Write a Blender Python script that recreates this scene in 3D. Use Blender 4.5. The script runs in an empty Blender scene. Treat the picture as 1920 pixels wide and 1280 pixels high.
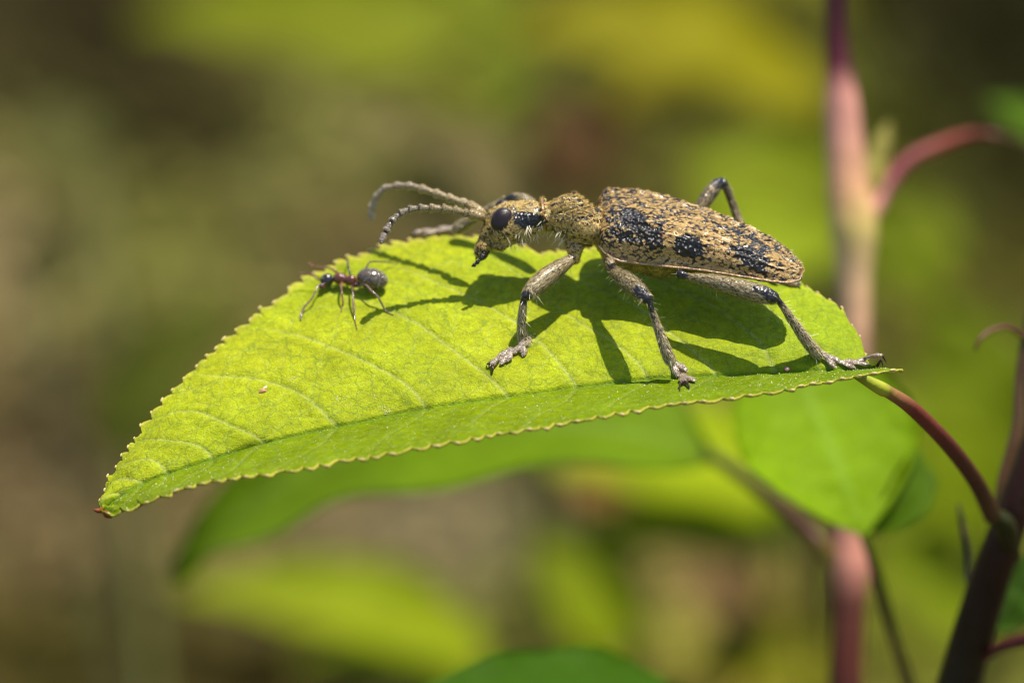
import bpy, math, random
import numpy as np
from mathutils import Vector, Matrix

random.seed(7); rng = np.random.default_rng(11)
# one scene unit is 2.5 mm; "view" coordinates: x right, y away from the lens, z up in the picture
PITCH = math.radians(28.0)
VIEW = Matrix.Rotation(-PITCH, 4, 'X')
R3 = np.array(VIEW.to_3x3())
DIST = 60.0
sc = bpy.context.scene
sc.unit_settings.system = 'METRIC'; sc.unit_settings.scale_length = 0.0025

# ------------------------------------------------------------------ camera
cam = bpy.data.cameras.new('camera'); co = bpy.data.objects.new('camera', cam)
sc.collection.objects.link(co); sc.camera = co
co.matrix_world = VIEW @ Matrix.Translation((0, -DIST, 0)) @ Matrix.Rotation(math.pi/2, 4, 'X')
cam.sensor_width = 36; cam.lens = 36*DIST/19.2
cam.clip_start = 1; cam.clip_end = 200000
cam.dof.use_dof = True; cam.dof.focus_distance = DIST-1.1
APERTURE = 1.7
cam.dof.aperture_fstop = cam.lens/1000/APERTURE
cam.dof.aperture_blades = 0

# ------------------------------------------------------------------ sky and sun
sun_view = np.array([0.24, -0.34, 0.97]); sun_w = R3 @ (sun_view/np.linalg.norm(sun_view))
elev = math.asin(sun_w[2]); azim = math.atan2(sun_w[0], sun_w[1])
world = bpy.data.worlds.new('World'); sc.world = world; world.use_nodes = True
wn = world.node_tree; bg = wn.nodes['Background']
sky = wn.nodes.new('ShaderNodeTexSky'); sky.sky_type = 'NISHITA'; sky.sun_disc = False
sky.sun_elevation = elev; sky.sun_rotation = azim
wn.links.new(sky.outputs['Color'], bg.inputs['Color']); bg.inputs['Strength'].default_value = 0.11
sl = bpy.data.lights.new('sun', 'SUN'); sl.energy = 4.6; sl.angle = math.radians(0.53); sl.color = (1.0, 0.92, 0.78)
so = bpy.data.objects.new('sun', sl); sc.collection.objects.link(so)
so.rotation_euler = Vector(sun_w).to_track_quat('Z', 'Y').to_euler(); so.location = Vector(sun_w)*300
sc.view_settings.view_transform = 'Standard'; sc.view_settings.look = 'None'
sc.view_settings.exposure = 0.64; sc.view_settings.gamma = 1.0
sc.cycles.filter_width = 1.15; sc.cycles.max_bounces = 8; sc.cycles.diffuse_bounces = 4; sc.cycles.transmission_bounces = 6
sc.cycles.transparent_max_bounces = 8
sc.cycles.caustics_reflective = False; sc.cycles.caustics_refractive = False
sc.cycles.sample_clamp_indirect = 6

# ------------------------------------------------------------------ helpers
def P(px, py, y=0.0):
    k = 1 + y/DIST
    return np.array([(px-960)/100*k, y, (640-py)/100*k])
def toworld(V): return np.asarray(V, float) @ R3.T
ORG = {}
def props(o, label=None, cat=None, group=None, kind=None):
    if label: o['label'] = label
    if cat: o['category'] = cat
    if group: o['group'] = group
    if kind: o['kind'] = kind
    return o
def thing(name, at, label, cat, group=None):
    o = bpy.data.objects.new(name, None); sc.collection.objects.link(o)
    w = toworld(at); o.location = w; ORG[o.name] = w; o.empty_display_size = .3
    return props(o, label, cat, group)
def mesh_np(name, V, F):
    me = bpy.data.meshes.new(name)
    if isinstance(F, np.ndarray):
        k = F.shape[1]; me.vertices.add(len(V)); me.vertices.foreach_set('co', np.asarray(V, np.float32).ravel())
        me.loops.add(F.size); me.loops.foreach_set('vertex_index', F.astype(np.int32).ravel())
        me.polygons.add(len(F)); me.polygons.foreach_set('loop_start', np.arange(0, F.size, k, dtype=np.int32))
        me.update(calc_edges=True)
    else:
        me.from_pydata([tuple(v) for v in V], [], F); me.update()
    return me
def mk(name, V, F, mat, parent=None, col=None, attrs=None, smooth=True, view=True, label=None, kind=None, cat=None, group=None, origin=None):
    W = toworld(V) if view else np.asarray(V, float)
    o0 = W.mean(0) if origin is None else np.asarray(origin)
    me = mesh_np(name, W-o0, F)
    me.polygons.foreach_set('use_smooth', np.full(len(me.polygons), smooth))
    if col is not None:
        a = me.color_attributes.new('col', 'FLOAT_COLOR', 'POINT')
        c = np.ones((len(V), 4), np.float32); c[:, :3] = col; a.data.foreach_set('color', c.ravel())
    for kx, vx in (attrs or {}).items():
        a = me.attributes.new(kx, 'FLOAT', 'POINT'); a.data.foreach_set('value', np.asarray(vx, np.float32))
    me.materials.append(mat)
    o = bpy.data.objects.new(name, me); sc.collection.objects.link(o)
    ORG[o.name] = o0
    if parent is not None:
        o.parent = parent; o.location = o0-ORG[parent.name]
    else: o.location = o0
    return props(o, label, cat, group, kind)
def hash3(i, j, k, s):
    h = (i*374761393 + j*668265263 + k*2147483647 + s*1274126177) & 0xffffffff
    h = ((h ^ (h >> 13))*1274126177) & 0xffffffff
    h = (h ^ (h >> 16)) & 0xffffffff
    return h/4294967295.0
def vnoise(Q, f=1.0, s=0):
    Q = np.atleast_2d(Q)*f + 1000.0; I = np.floor(Q).astype(np.int64); f_ = Q-I; f_ = f_*f_*(3-2*f_)
    r = 0
    for a in (0, 1):
        for b in (0, 1):
            for c in (0, 1):
                w = (f_[:, 0] if a else 1-f_[:, 0])*(f_[:, 1] if b else 1-f_[:, 1])*(f_[:, 2] if c else 1-f_[:, 2])
                r = r + w*hash3(I[:, 0]+a, I[:, 1]+b, I[:, 2]+c, s)
    return r
_q = None
def mott(Q):
    """mottling noise flattened so that its values are spread evenly over 0..1"""
    global _q
    f = lambda X: .5*vnoise(X*[.6, 1, 1], 26, 41)+.5*vnoise(X*[.8, 1, 1], 46, 42)
    if _q is None: _q = np.quantile(f(np.random.default_rng(3).uniform(-4, 4, (20000, 3))), np.linspace(0, 1, 101))
    return np.interp(f(Q), _q, np.linspace(0, 1, 101))
def sstep(a, b, x): t = np.clip((x-a)/(b-a), 0, 1); return t*t*(3-2*t)
def catmull(pts, n):
    p = np.asarray(pts, float)
    q = np.vstack([2*p[0]-p[1], p, 2*p[-1]-p[-2]]); out = []
    for i in range(len(p)-1):
        t = np.linspace(0, 1, n, endpoint=False)[:, None]; a, b, c, d = q[i:i+4]
        out.append(.5*((2*b)+(-a+c)*t+(2*a-5*b+4*c-d)*t*t+(-a+3*b-3*c+d)*t**3))
    out.append(p[-1:]); return np.vstack(out)
def tube(path, rad, n=10, flat=1.0, up=None, sub=4, capk=3):
    """closed tapered tube; flat scales the radius along `up`"""
    q = np.hstack([np.asarray(path, float), np.asarray(rad, float).reshape(-1, 1)])
    if sub > 1 and len(q) > 1: q = catmull(q, sub)
    C = q[:, :3]; r = np.maximum(q[:, 3], 1e-3)
    T = np.gradient(C, axis=0); T /= np.linalg.norm(T, axis=1)[:, None]+1e-12
    # rounded ends
    pre = [(C[0]-T[0]*r[0]*math.sin(t)*.9, r[0]*math.cos(t)) for t in np.linspace(1.35, .4, capk)]
    post = [(C[-1]+T[-1]*r[-1]*math.sin(t)*.9, r[-1]*math.cos(t)) for t in np.linspace(.4, 1.35, capk)]
    C = np.vstack([[a for a, _ in pre], C, [a for a, _ in post]])
    r = np.concatenate([[b for _, b in pre], r, [b for _, b in post]])
    T = np.vstack([np.repeat(T[:1], capk, 0), T, np.repeat(T[-1:], capk, 0)])
    u0 = np.array(up if up is not None else [0, -.6, .8], float)
    V = []; prev = None
    for i in range(len(C)):
        u = (u0 if up is not None or prev is None else prev); u = u-T[i]*np.dot(u, T[i])
        if np.linalg.norm(u) < 1e-3: u = np.cross(T[i], [1, 0.1, 0])
        u /= np.linalg.norm(u); prev = u; b = np.cross(T[i], u)
        for k in range(n):
            a = 2*math.pi*k/n; V.append(C[i]+r[i]*(math.cos(a)*u*flat+math.sin(a)*b))
    F = []
    for i in range(len(C)-1):
        for k in range(n):
            k2 = (k+1) % n; F.append((i*n+k, i*n+k2, (i+1)*n+k2, (i+1)*n+k))
    F.append(tuple(range(n))[::-1]); F.append(tuple((len(C)-1)*n+k for k in range(n)))
    return np.array(V), F
def ellipsoid(c, ax, R=None, nu=20, nv=12):
    V = []; F = []
    R = np.eye(3) if R is None else R
    for i in range(1, nv):
        t = math.pi*i/nv
        for k in range(nu):
            a = 2*math.pi*k/nu; V.append(np.array(c)+R @ (np.array([math.cos(t), math.sin(t)*math.cos(a), math.sin(t)*math.sin(a)])*ax))
    for i in range(nv-2):
        for k in range(nu):
            k2 = (k+1) % nu; F.append((i*nu+k, i*nu+k2, (i+1)*nu+k2, (i+1)*nu+k))
    V.append(np.array(c)+R @ (np.array([1, 0, 0])*ax)); V.append(np.array(c)-R @ (np.array([1, 0, 0])*ax)); a, b = len(V)-2, len(V)-1
    for k in range(nu):
        k2 = (k+1) % nu; F.append((a, k2, k)); F.append((b, (nv-2)*nu+k, (nv-2)*nu+k2))
    return np.array(V), F
def join(*ps):
    V = []; F = []; n = 0
    for v, f in ps:
        V.append(v); F += [tuple(i+n for i in q) for q in f]; n += len(v)
    return np.vstack(V), F
def remesh(V, F, voxel, smooth=3, fac=.5):
    me = bpy.data.meshes.new('tmp'); me.from_pydata([tuple(v) for v in V], [], F)
    o = bpy.data.objects.new('tmp', me); sc.collection.objects.link(o)
    m = o.modifiers.new('r', 'REMESH'); m.mode = 'VOXEL'; m.voxel_size = voxel
    if smooth: s = o.modifiers.new('s', 'SMOOTH'); s.iterations = smooth; s.factor = fac
    dg = bpy.context.evaluated_depsgraph_get(); ev = o.evaluated_get(dg); m2 = bpy.data.meshes.new_from_object(ev)
    W = np.empty(len(m2.vertices)*3, np.float32); m2.vertices.foreach_get('co', W); W = W.reshape(-1, 3).astype(float)
    Q = np.empty(len(m2.loops), np.int32); m2.loops.foreach_get('vertex_index', Q); Q = Q.reshape(-1, 4)
    bpy.data.objects.remove(o); bpy.data.meshes.remove(me); bpy.data.meshes.remove(m2)
    return W, Q
def tris(F):
    if isinstance(F, np.ndarray):
        return F if F.shape[1] == 3 else np.vstack([F[:, [0, 1, 2]], F[:, [0, 2, 3]]])
    T = []
    for f in F:
        for i in range(1, len(f)-1): T.append((f[0], f[i], f[i+1]))
    return np.array(T)
def vnorm(V, T):
    n = np.cross(V[T[:, 1]]-V[T[:, 0]], V[T[:, 2]]-V[T[:, 0]]); N = np.zeros_like(V)
    for k in range(3): np.add.at(N, T[:, k], n)
    return N/(np.linalg.norm(N, axis=1)[:, None]+1e-12)
def pxof(Q):
    k = 1+Q[:, 1]/DIST
    return Q[:, 0]/k*100+960, 640-Q[:, 2]/k*100
def hairs(V, F, count, dirf, keep=None, L=.08, W=.011, lift=.25, col=None, jit=.5, lvar=.4):
    T = tris(F); N = vnorm(V, T); a = V[T[:, 0]]; b = V[T[:, 1]]; c = V[T[:, 2]]
    ar = np.linalg.norm(np.cross(b-a, c-a), axis=1); cs = np.cumsum(ar/ar.sum())
    ti = np.minimum(np.searchsorted(cs, rng.random(count)), len(T)-1)
    r1 = np.sqrt(rng.random(count))[:, None]; r2 = rng.random(count)[:, None]
    w0 = 1-r1; w1 = r1*(1-r2); w2 = r1*r2
    p = a[ti]*w0+b[ti]*w1+c[ti]*w2
    n = N[T[ti, 0]]*w0+N[T[ti, 1]]*w1+N[T[ti, 2]]*w2; n /= np.linalg.norm(n, axis=1)[:, None]+1e-9
    if keep is not None:
        m = keep(p, n); p = p[m]; n = n[m]
    k = len(p); d = dirf(p, n)+rng.normal(0, jit, (k, 3)); d -= n*np.sum(d*n, 1)[:, None]
    d /= np.linalg.norm(d, axis=1)[:, None]+1e-9; s = np.cross(n, d)
    l = (L*(1+lvar*rng.uniform(-1, 1, k)))[:, None]; w = W*.5
    lf = lift*(1+.5*rng.uniform(-1, 1, k))[:, None]
    m1 = p+d*l*.45+n*(l*lf*.7+.003); t = p+d*l*(1-.3*np.minimum(lf, 1))+n*(l*lf)
    r = p-n*.004
    VV = np.stack([r-s*w, r+s*w, m1+s*w*.9, m1-s*w*.9, t], 1).reshape(-1, 3)
    i = np.arange(k)[:, None]*5
    FF = np.vstack([i+[0, 1, 2], i+[0, 2, 3], i+[3, 2, 4]])
    cc = None
    if col is not None: cc = np.repeat(col(p, n), 5, 0)
    return VV, FF, cc

# ------------------------------------------------------------------ materials
def mat(name, rough=.5, spec=.5, color=(.5, .5, .5), attr=False, bump=None, transl=0, tcol=(.5, .8, .05), coat=0, var=None, sheen=0, sss=0, extra=None):
    m = bpy.data.materials.new(name); m.use_nodes = True; nt = m.node_tree; b = nt.nodes['Principled BSDF']; L = nt.links
    b.inputs['Roughness'].default_value = rough; b.inputs['Specular IOR Level'].default_value = spec
    b.inputs['Coat Weight'].default_value = coat; b.inputs['Coat Roughness'].default_value = .15
    tc = nt.nodes.new('ShaderNodeTexCoord')
    if attr:
        a = nt.nodes.new('ShaderNodeAttribute'); a.attribute_name = 'col'; cs = a.outputs['Color']
    else:
        a = nt.nodes.new('ShaderNodeRGB'); a.outputs[0].default_value = (*color, 1); cs = a.outputs[0]
    for (scale, lo, hi, det) in (var or []):
        n = nt.nodes.new('ShaderNodeTexNoise'); n.inputs['Scale'].default_value = scale; n.inputs['Detail'].default_value = det
        L.new(tc.outputs['Object'], n.inputs['Vector'])
        r = nt.nodes.new('ShaderNodeMapRange'); r.inputs['From Min'].default_value = .3; r.inputs['From Max'].default_value = .7
        r.inputs['To Min'].default_value = lo; r.inputs['To Max'].default_value = hi; L.new(n.outputs['Fac'], r.inputs['Value'])
        mx = nt.nodes.new('ShaderNodeVectorMath'); mx.operation = 'SCALE'; L.new(cs, mx.inputs[0]); L.new(r.outputs[0], mx.inputs['Scale']); cs = mx.outputs[0]
    if extra: cs = extra(nt, tc, cs)
    L.new(cs, b.inputs['Base Color'])
    nrm = None
    for (kind, scale, dist) in (bump or []):
        if kind == 'voro':
            n = nt.nodes.new('ShaderNodeTexVoronoi'); out = n.outputs['Distance']
        elif kind == 'edge':
            n = nt.nodes.new('ShaderNodeTexVoronoi'); n.feature = 'DISTANCE_TO_EDGE'; out = n.outputs['Distance']
        else:
            n = nt.nodes.new('ShaderNodeTexNoise'); n.inputs['Detail'].default_value = 4; out = n.outputs['Fac']
        n.inputs['Scale'].default_value = scale; L.new(tc.outputs['Object'], n.inputs['Vector'])
        bp = nt.nodes.new('ShaderNodeBump'); bp.inputs['Distance'].default_value = dist; bp.inputs['Strength'].default_value = 1
        L.new(out, bp.inputs['Height'])
        if nrm is not None: L.new(nrm, bp.inputs['Normal'])
        nrm = bp.outputs['Normal']
    if nrm is not None: L.new(nrm, b.inputs['Normal'])
    if sheen: b.inputs['Sheen Weight'].default_value = sheen
    if transl:
        t = nt.nodes.new('ShaderNodeBsdfTranslucent'); mx = nt.nodes.new('ShaderNodeMixShader'); mx.inputs[0].default_value = transl
        vm = nt.nodes.new('ShaderNodeVectorMath'); vm.operation = 'MULTIPLY'; L.new(cs, vm.inputs[0]); vm.inputs[1].default_value = tcol
        L.new(vm.outputs[0], t.inputs['Color'])
        L.new(b.outputs[0], mx.inputs[1]); L.new(t.outputs[0], mx.inputs[2]); L.new(mx.outputs[0], nt.nodes['Material Output'].inputs['Surface'])
    return m

def reticulate(nt, tc, cs):
    """fine net of veins between the side veins, a shade greyer than the blade"""
    L = nt.links; last = cs
    warp = nt.nodes.new('ShaderNodeTexNoise'); warp.inputs['Scale'].default_value = 3.0; warp.inputs['Detail'].default_value = 3
    L.new(tc.outputs['Object'], warp.inputs['Vector'])
    ad = nt.nodes.new('ShaderNodeVectorMath'); ad.operation = 'MULTIPLY_ADD'; L.new(warp.outputs['Color'], ad.inputs[0]); ad.inputs[1].default_value = (.42, .42, .42)
    L.new(tc.outputs['Object'], ad.inputs[2])
    for scale, wid, colr, k in ((2.3, .045, (.17, .26, .04, 1), .55), (6.5, .065, (.19, .29, .03, 1), .38)):
        v = nt.nodes.new('ShaderNodeTexVoronoi'); v.feature = 'DISTANCE_TO_EDGE'; v.inputs['Scale'].default_value = scale
        L.new(ad.outputs[0], v.inputs['Vector'])
        r = nt.nodes.new('ShaderNodeMapRange'); r.interpolation_type = 'SMOOTHSTEP'
        r.inputs['From Min'].default_value = 0; r.inputs['From Max'].default_value = wid
        r.inputs['To Min'].default_value = k; r.inputs['To Max'].default_value = 0; L.new(v.outputs['Distance'], r.inputs['Value'])
        mx = nt.nodes.new('ShaderNodeMix'); mx.data_type = 'RGBA'; L.new(r.outputs[0], mx.inputs['Factor']); L.new(last, mx.inputs[6]); mx.inputs[7].default_value = colr
        last = mx.outputs[2]
    # pale flecks in the epidermis
    n = nt.nodes.new('ShaderNodeTexNoise'); n.inputs['Scale'].default_value = 17; n.inputs['Detail'].default_value = 3; L.new(tc.outputs['Object'], n.inputs['Vector'])
    r = nt.nodes.new('ShaderNodeMapRange'); r.inputs['From Min'].default_value = .6; r.inputs['From Max'].default_value = .75; r.inputs['To Min'].default_value = 0; r.inputs['To Max'].default_value = .35
    L.new(n.outputs['Fac'], r.inputs['Value'])
    mx = nt.nodes.new('ShaderNodeMix'); mx.data_type = 'RGBA'; L.new(r.outputs[0], mx.inputs['Factor']); L.new(last, mx.inputs[6]); mx.inputs[7].default_value = (.60, .62, .14, 1)
    return mx.outputs[2]

M_leaf = mat('leaf_blade', .5, .06, attr=True, transl=.36, tcol=(.75, 1.0, .25), var=[(1.1, .86, 1.12, 2), (7, .82, 1.15, 4), (34, .86, 1.12, 2)],
             bump=[('noise', 18, .016), ('voro', 30, .008), ('noise', 2.0, .05)], extra=reticulate)
M_gland = mat('leaf_gland', .35, .5, (.66, .54, .20), transl=.3, tcol=(1, 1, 1), bump=[('noise', 20, .02)])
M_bgleaf = mat('soft_leaf', .6, .09, attr=True, transl=.45, tcol=(1.0, 1.1, .3), var=[(.25, .8, 1.15, 2)], bump=[('noise', 1.5, .15)])
M_stem = mat('stem_bark', .42, .22, attr=True, var=[(1.5, .8, 1.15, 3)], bump=[('noise', 5, .025)])
M_cut = mat('beetle_cuticle', .3, .5, attr=True, coat=.25, var=[(14, .6, 1.3, 3)], bump=[('voro', 13, .05), ('noise', 40, .012)])
M_cut2 = mat('beetle_leg_cuticle', .28, .5, attr=True, coat=.2, var=[(16, .7, 1.2, 3)], bump=[('voro', 20, .018)])
M_hair = mat('beetle_hair', .38, .6, attr=True)
M_eye = mat('beetle_eye', .36, .5, (.014, .006, .006), coat=.0, bump=[('voro', 48, .004)])
M_ant = mat('ant_cuticle', .17, .6, attr=True, coat=.3, var=[(10, .7, 1.3, 3)], bump=[('noise', 30, .0022)])
M_litter = mat('dry_leaf', .85, .03, attr=True, var=[(.4, .75, 1.2, 3)])
M_pollen = mat('pollen', .6, .3, (.72, .70, .42))

# ------------------------------------------------------------------ ground
GZ = -(360*math.sin(PITCH))
SOIL = [(60, 60, 200, 150, (.04, .035, .015)), (190, 150, 75, 200, (.018, .015, .006)), (420, 230, 120, 90, (.025, .021, .008)), (100, 270, 110, 110, (.12, .125, .035)), (30, 480, 130, 130, (.15, .12, .065)),
        (280, 500, 180, 150, (.10, .11, .025)), (150, 790, 110, 100, (.045, .035, .018)), (60, 1000, 140, 120, (.11, .085, .045)), (100, 1200, 200, 110, (.055, .05, .010)), (560, 260, 110, 120, (.12, .13, .035)),
        (820, 300, 140, 120, (.12, .105, .05)), (650, 450, 160, 90, (.085, .075, .03)), (850, 1000, 220, 70, (.12, .105, .06)), (1130, 1130, 170, 130, (.09, .11, .015)), (1320, 1060, 90, 90, (.20, .14, .07)),
        (520, 1275, 330, 60, (.03, .026, .005)), (1820, 60, 230, 230, (.010, .012, .003)), (1900, 330, 130, 130, (.022, .026, .005)), (1750, 620, 90, 70, (.08, .06, .02)), (1860, 470, 120, 90, (.06, .06, .010)),
        (1780, 950, 170, 280, (.10, .14, .006)), (1400, 1220, 150, 90, (.15, .14, .02)), (1450, 300, 250, 200, (.09, .11, .010)), (1250, 300, 160, 120, (.06, .05, .015)), (1000, 60, 400, 120, (.08, .09, .012))]
def soil(W):
    """ground and litter colour, blended from patches set by picture position"""
    Q = np.asarray(W) @ R3; x, y = Q[:, 0]/(1+Q[:, 1]/DIST)*100+960, 640-Q[:, 2]/(1+Q[:, 1]/DIST)*100
    acc = np.tile([.10, .085, .035], (len(Q), 1))*.12; wt = np.full(len(Q), .12)
    for (a, b, rx, ry, c) in SOIL:
        w = np.exp(-((x-a)/rx)**2-((y-b)/ry)**2); acc = acc+w[:, None]*np.array(c); wt = wt+w
    c = acc/wt[:, None]; return np.clip(c*(c.mean(1, keepdims=True)/.085)**.55, 0, 1)
def ground():
    n = 220; t = np.linspace(-1, 1, n); g = np.sign(t)*(np.abs(t)*300+np.abs(t)**9*30000)
    X, Y = np.meshgrid(g, g+380); V = np.stack([X, Y, np.zeros_like(X)], -1).reshape(-1, 3)
    V[:, 2] = GZ-3+5*vnoise(V*[1, 1, 0], .03, 3)+2*vnoise(V*[1, 1, 0], .11, 4)
    i = np.arange(n*n).reshape(n, n); F = np.stack([i[:-1, :-1], i[:-1, 1:], i[1:, 1:], i[1:, :-1]], -1).reshape(-1, 4)
    m = bpy.data.materials.new('forest_soil'); m.use_nodes = True; nt = m.node_tree; L = nt.links; b = nt.nodes['Principled BSDF']
    tc = nt.nodes.new('ShaderNodeTexCoord')
    n1 = nt.nodes.new('ShaderNodeTexNoise'); n1.inputs['Scale'].default_value = .035; n1.inputs['Detail'].default_value = 5; L.new(tc.outputs['Object'], n1.inputs['Vector'])
    r = nt.nodes.new('ShaderNodeValToRGB'); e = r.color_ramp.elements
    e[0].position = .36; e[0].color = (.020, .018, .006, 1); e[1].position = .66; e[1].color = (.13, .10, .045, 1)
    x = r.color_ramp.elements.new(.5); x.color = (.06, .058, .015, 1)
    L.new(n1.outputs['Fac'], r.inputs[0]); at = nt.nodes.new('ShaderNodeAttribute'); at.attribute_name = 'col'
    mm = nt.nodes.new('ShaderNodeMix'); mm.data_type = 'RGBA'; mm.inputs['Factor'].default_value = .8; L.new(r.outputs[0], mm.inputs[6]); L.new(at.outputs['Color'], mm.inputs[7]); L.new(mm.outputs[2], b.inputs['Base Color']); b.inputs['Roughness'].default_value = .95; b.inputs['Specular IOR Level'].default_value = .02
    bp = nt.nodes.new('ShaderNodeBump'); bp.inputs['Distance'].default_value = 2; n2 = nt.nodes.new('ShaderNodeTexNoise'); n2.inputs['Scale'].default_value = .5; n2.inputs['Detail'].default_value = 6
    L.new(tc.outputs['Object'], n2.inputs['Vector']); L.new(n2.outputs['Fac'], bp.inputs['Height']); L.new(bp.outputs[0], b.inputs['Normal'])
    mk('ground', V, F, m, col=soil(V), view=False, origin=(0, 0, 0), kind='structure')
    # dead leaves lying on it
    Vs = []; Fs = []; Cs = []; k = 0
    pal = np.array([(.16, .12, .07), (.10, .075, .04), (.24, .18, .10), (.20, .17, .11), (.12, .11, .035), (.09, .05, .025), (.28, .22, .15)])
    pal = np.array([(.20, .16, .10), (.15, .12, .07), (.26, .21, .14), (.22, .19, .12), (.15, .14, .06), (.15, .10, .06), (.30, .25, .18)])
    nq = 9000; us = np.linspace(-1, 1, 5)
    X0 = rng.uniform(-110, 110, nq); Y0 = rng.uniform(190, 640, nq); patch = vnoise(np.stack([X0, Y0*.8, 0*X0], 1), .034, 77)*.7+vnoise(np.stack([X0, Y0, 0*X0], 1), .09, 78)*.3
    SC = soil(np.stack([X0, Y0, 0*X0+GZ+2.5], 1))
    for q in range(nq):
        x = X0[q]; y = Y0[q]; l = random.uniform(1.6, 4.2); w = l*random.uniform(.35, .55); a = random.uniform(0, 6.283); ca, sa = math.cos(a), math.sin(a)
        cu = random.uniform(.2, 1.0); tl = random.uniform(-.4, .4)
        p_ = pal[random.randrange(len(pal))]; c = SC[q]*1.15*(p_/p_.mean()*.35+.65)*random.uniform(.65, 1.4)
        for u in us:
            ww = w*(1-u*u)**.7+.02
            for v in (-1, 0, 1):
                Vs.append((x+ca*u*l-sa*v*ww, y+sa*u*l+ca*v*ww, GZ+2.5+cu*abs(v)*w*.4+cu*u*u*.8+tl*u*l+(q % 997)*.0007)); Cs.append(c)
        for iu in range(4):
            for v in (0, 1):
                o = k+iu*3+v; Fs.append((o, o+1, o+4, o+3))
        k += 15
    mk('leaf_litter', np.array(Vs), np.array(Fs), M_litter, col=np.array(Cs), view=False, kind='stuff', label='brown dead leaves covering the ground far behind the plant')
ground()

# ------------------------------------------------------------------ generic leaves and stems
def blade(base, tip, width, up, mat_, parent, colr, name='leaf', arch=.12, fold=.25, wave=.03, label=None, nu=44, nv=9, teeth=30, twist=0.0, wp=.75, vein=True, kind=None):
    base = np.array(base, float); tip = np.array(tip, float); ax = tip-base; Ln = np.linalg.norm(ax); ax /= Ln
    up = np.array(up, float); up -= ax*np.dot(up, ax); up /= np.linalg.norm(up); sd = np.cross(ax, up)
    us = np.linspace(0, 1, nu); vs = np.linspace(-1, 1, 2*nv+1); V = []; C = []
    for i, u in enumerate(us):
        w = width*.5*(max(math.sin(math.pi*u**.8), 0)**wp*(1-.25*u)+.004)*1.08
        tw = twist*(u-.3); s2 = sd*math.cos(tw)+up*math.sin(tw); u2 = up*math.cos(tw)-sd*math.sin(tw)
        for v in vs:
            e = 1+(.035*(1-((u*teeth) % 1)) if abs(v) > .9 else 0)
            h = Ln*arch*(4*u*(1-u))+fold*w*abs(v)-w*.16*math.sin(abs(v)*math.pi)*.5+wave*width*math.sin(u*19+v*2)*abs(v)
            V.append(base+ax*u*Ln+s2*v*w*e+u2*h)
            c = np.array(colr, float)
            vd = min(abs(((u-abs(v)*.10)*9) % 1-.5)*2, 1)
            if vein: c = c*(1+.18*(1 if vd > .9 else 0)) + np.array([.03, .04, .02])*(abs(v) < .06)
            C.append(c)
    V = np.array(V); m = 2*nv+1; n0 = len(V)
    i = np.arange(n0).reshape(nu, m); top = np.stack([i[:-1, :-1], i[:-1, 1:], i[1:, 1:], i[1:, :-1]], -1).reshape(-1, 4)
    N = vnorm(V, tris(top)); th = .02*width/3+.02
    b = top[:, ::-1]+n0
    lo = np.concatenate([i[:, 0], i[-1, 1:], i[::-1, -1][1:], i[0, ::-1][1:]]); r = np.stack([lo[:-1], lo[:-1]+n0, lo[1:]+n0, lo[1:]], -1)
    return mk(name, np.vstack([V, V-N*th]), np.vstack([top, b, r]), mat_, parent, col=np.vstack([C, C]), label=label, kind=kind)
def stem(path, rad, cols, parent, name='stem', n=14, sub=8, label=None, m=None, flat=1):
    V, F = tube(path, rad, n, sub=sub, flat=flat)
    C = np.array(cols, float)
    if C.ndim == 1: cc = np.tile(C, (len(V), 1))
    else:
        pp = np.array(path, float); seg = np.concatenate([[0], np.cumsum(np.linalg.norm(np.diff(pp, axis=0), axis=1))])
        q = catmull(pp, sub); sq = np.interp(np.linspace(0, len(pp)-1, len(q)), range(len(pp)), seg)
        ring = np.concatenate([[sq[0]]*3, sq, [sq[-1]]*3]); cc = np.stack([np.interp(np.repeat(ring, n), seg, C[:, k]) for k in range(3)], 1)
    return mk(name, V, F, m or M_stem, parent, col=cc, label=label)

# ------------------------------------------------------------------ the leaf under the insects
Tt = [(0,188,958),(.03,192,925),(.06,205,893),(.10,235,850),(.15,270,800),(.2,310,745),(.25,360,692),(.3,425,635),(.35,490,583),(.4,560,530),(.45,640,489),(.5,730,458),(.55,830,441),(.6,925,443),(.65,1010,474),(.7,1085,466),(.75,1180,458),(.8,1290,464),(.85,1400,486),(.9,1503,530),(.94,1568,568),(.97,1610,624),(1,1630,687)]
Ft = [(0,190,957),(.05,215,936),(.1,260,908),(.15,320,886),(.2,390,863),(.25,470,838),(.3,560,815),(.35,650,797),(.4,740,777),(.45,830,761),(.5,915,749),(.55,1000,738),(.6,1080,727),(.65,1155,717),(.7,1230,710),(.75,1310,706),(.8,1385,702),(.85,1460,698),(.9,1530,694),(.95,1590,691),(1,1642,690)]
Nt = [(0,187,960),(.03,215,962),(.07,262,945),(.1,300,928),(.15,380,903),(.2,455,893),(.25,530,883),(.3,620,866),(.35,710,852),(.4,800,836),(.45,890,820),(.5,980,806),(.55,1060,793),(.6,1140,776),(.65,1220,763),(.7,1300,753),(.75,1380,743),(.8,1455,733),(.85,1530,718),(.9,1590,707),(.95,1650,697),(1,1690,690)]
def smooth_table(t, us):
    t = np.array(t, float); k = t[:, 0]; out = []
    for c in (1, 2):
        y = np.interp(us, k, t[:, c]); out.append(y)
    out = np.stack(out, 1); w = 15; ker = np.hanning(2*w+1); ker /= ker.sum()
    pad = np.vstack([2*out[0]-out[w:0:-1], out, 2*out[-1]-out[-2:-w-2:-1]])
    return np.stack([np.convolve(pad[:, c], ker, 'valid') for c in (0, 1)], 1)
NU = 1150; NF = 110; NN = 70
us = np.linspace(0, 1, NU)
PT, PF, PN = smooth_table(Tt, us), smooth_table(Ft, us), smooth_table(Nt, us)
Yf = -1.75+.75*us-.35*(1-sstep(0, .2, us))*0
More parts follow.
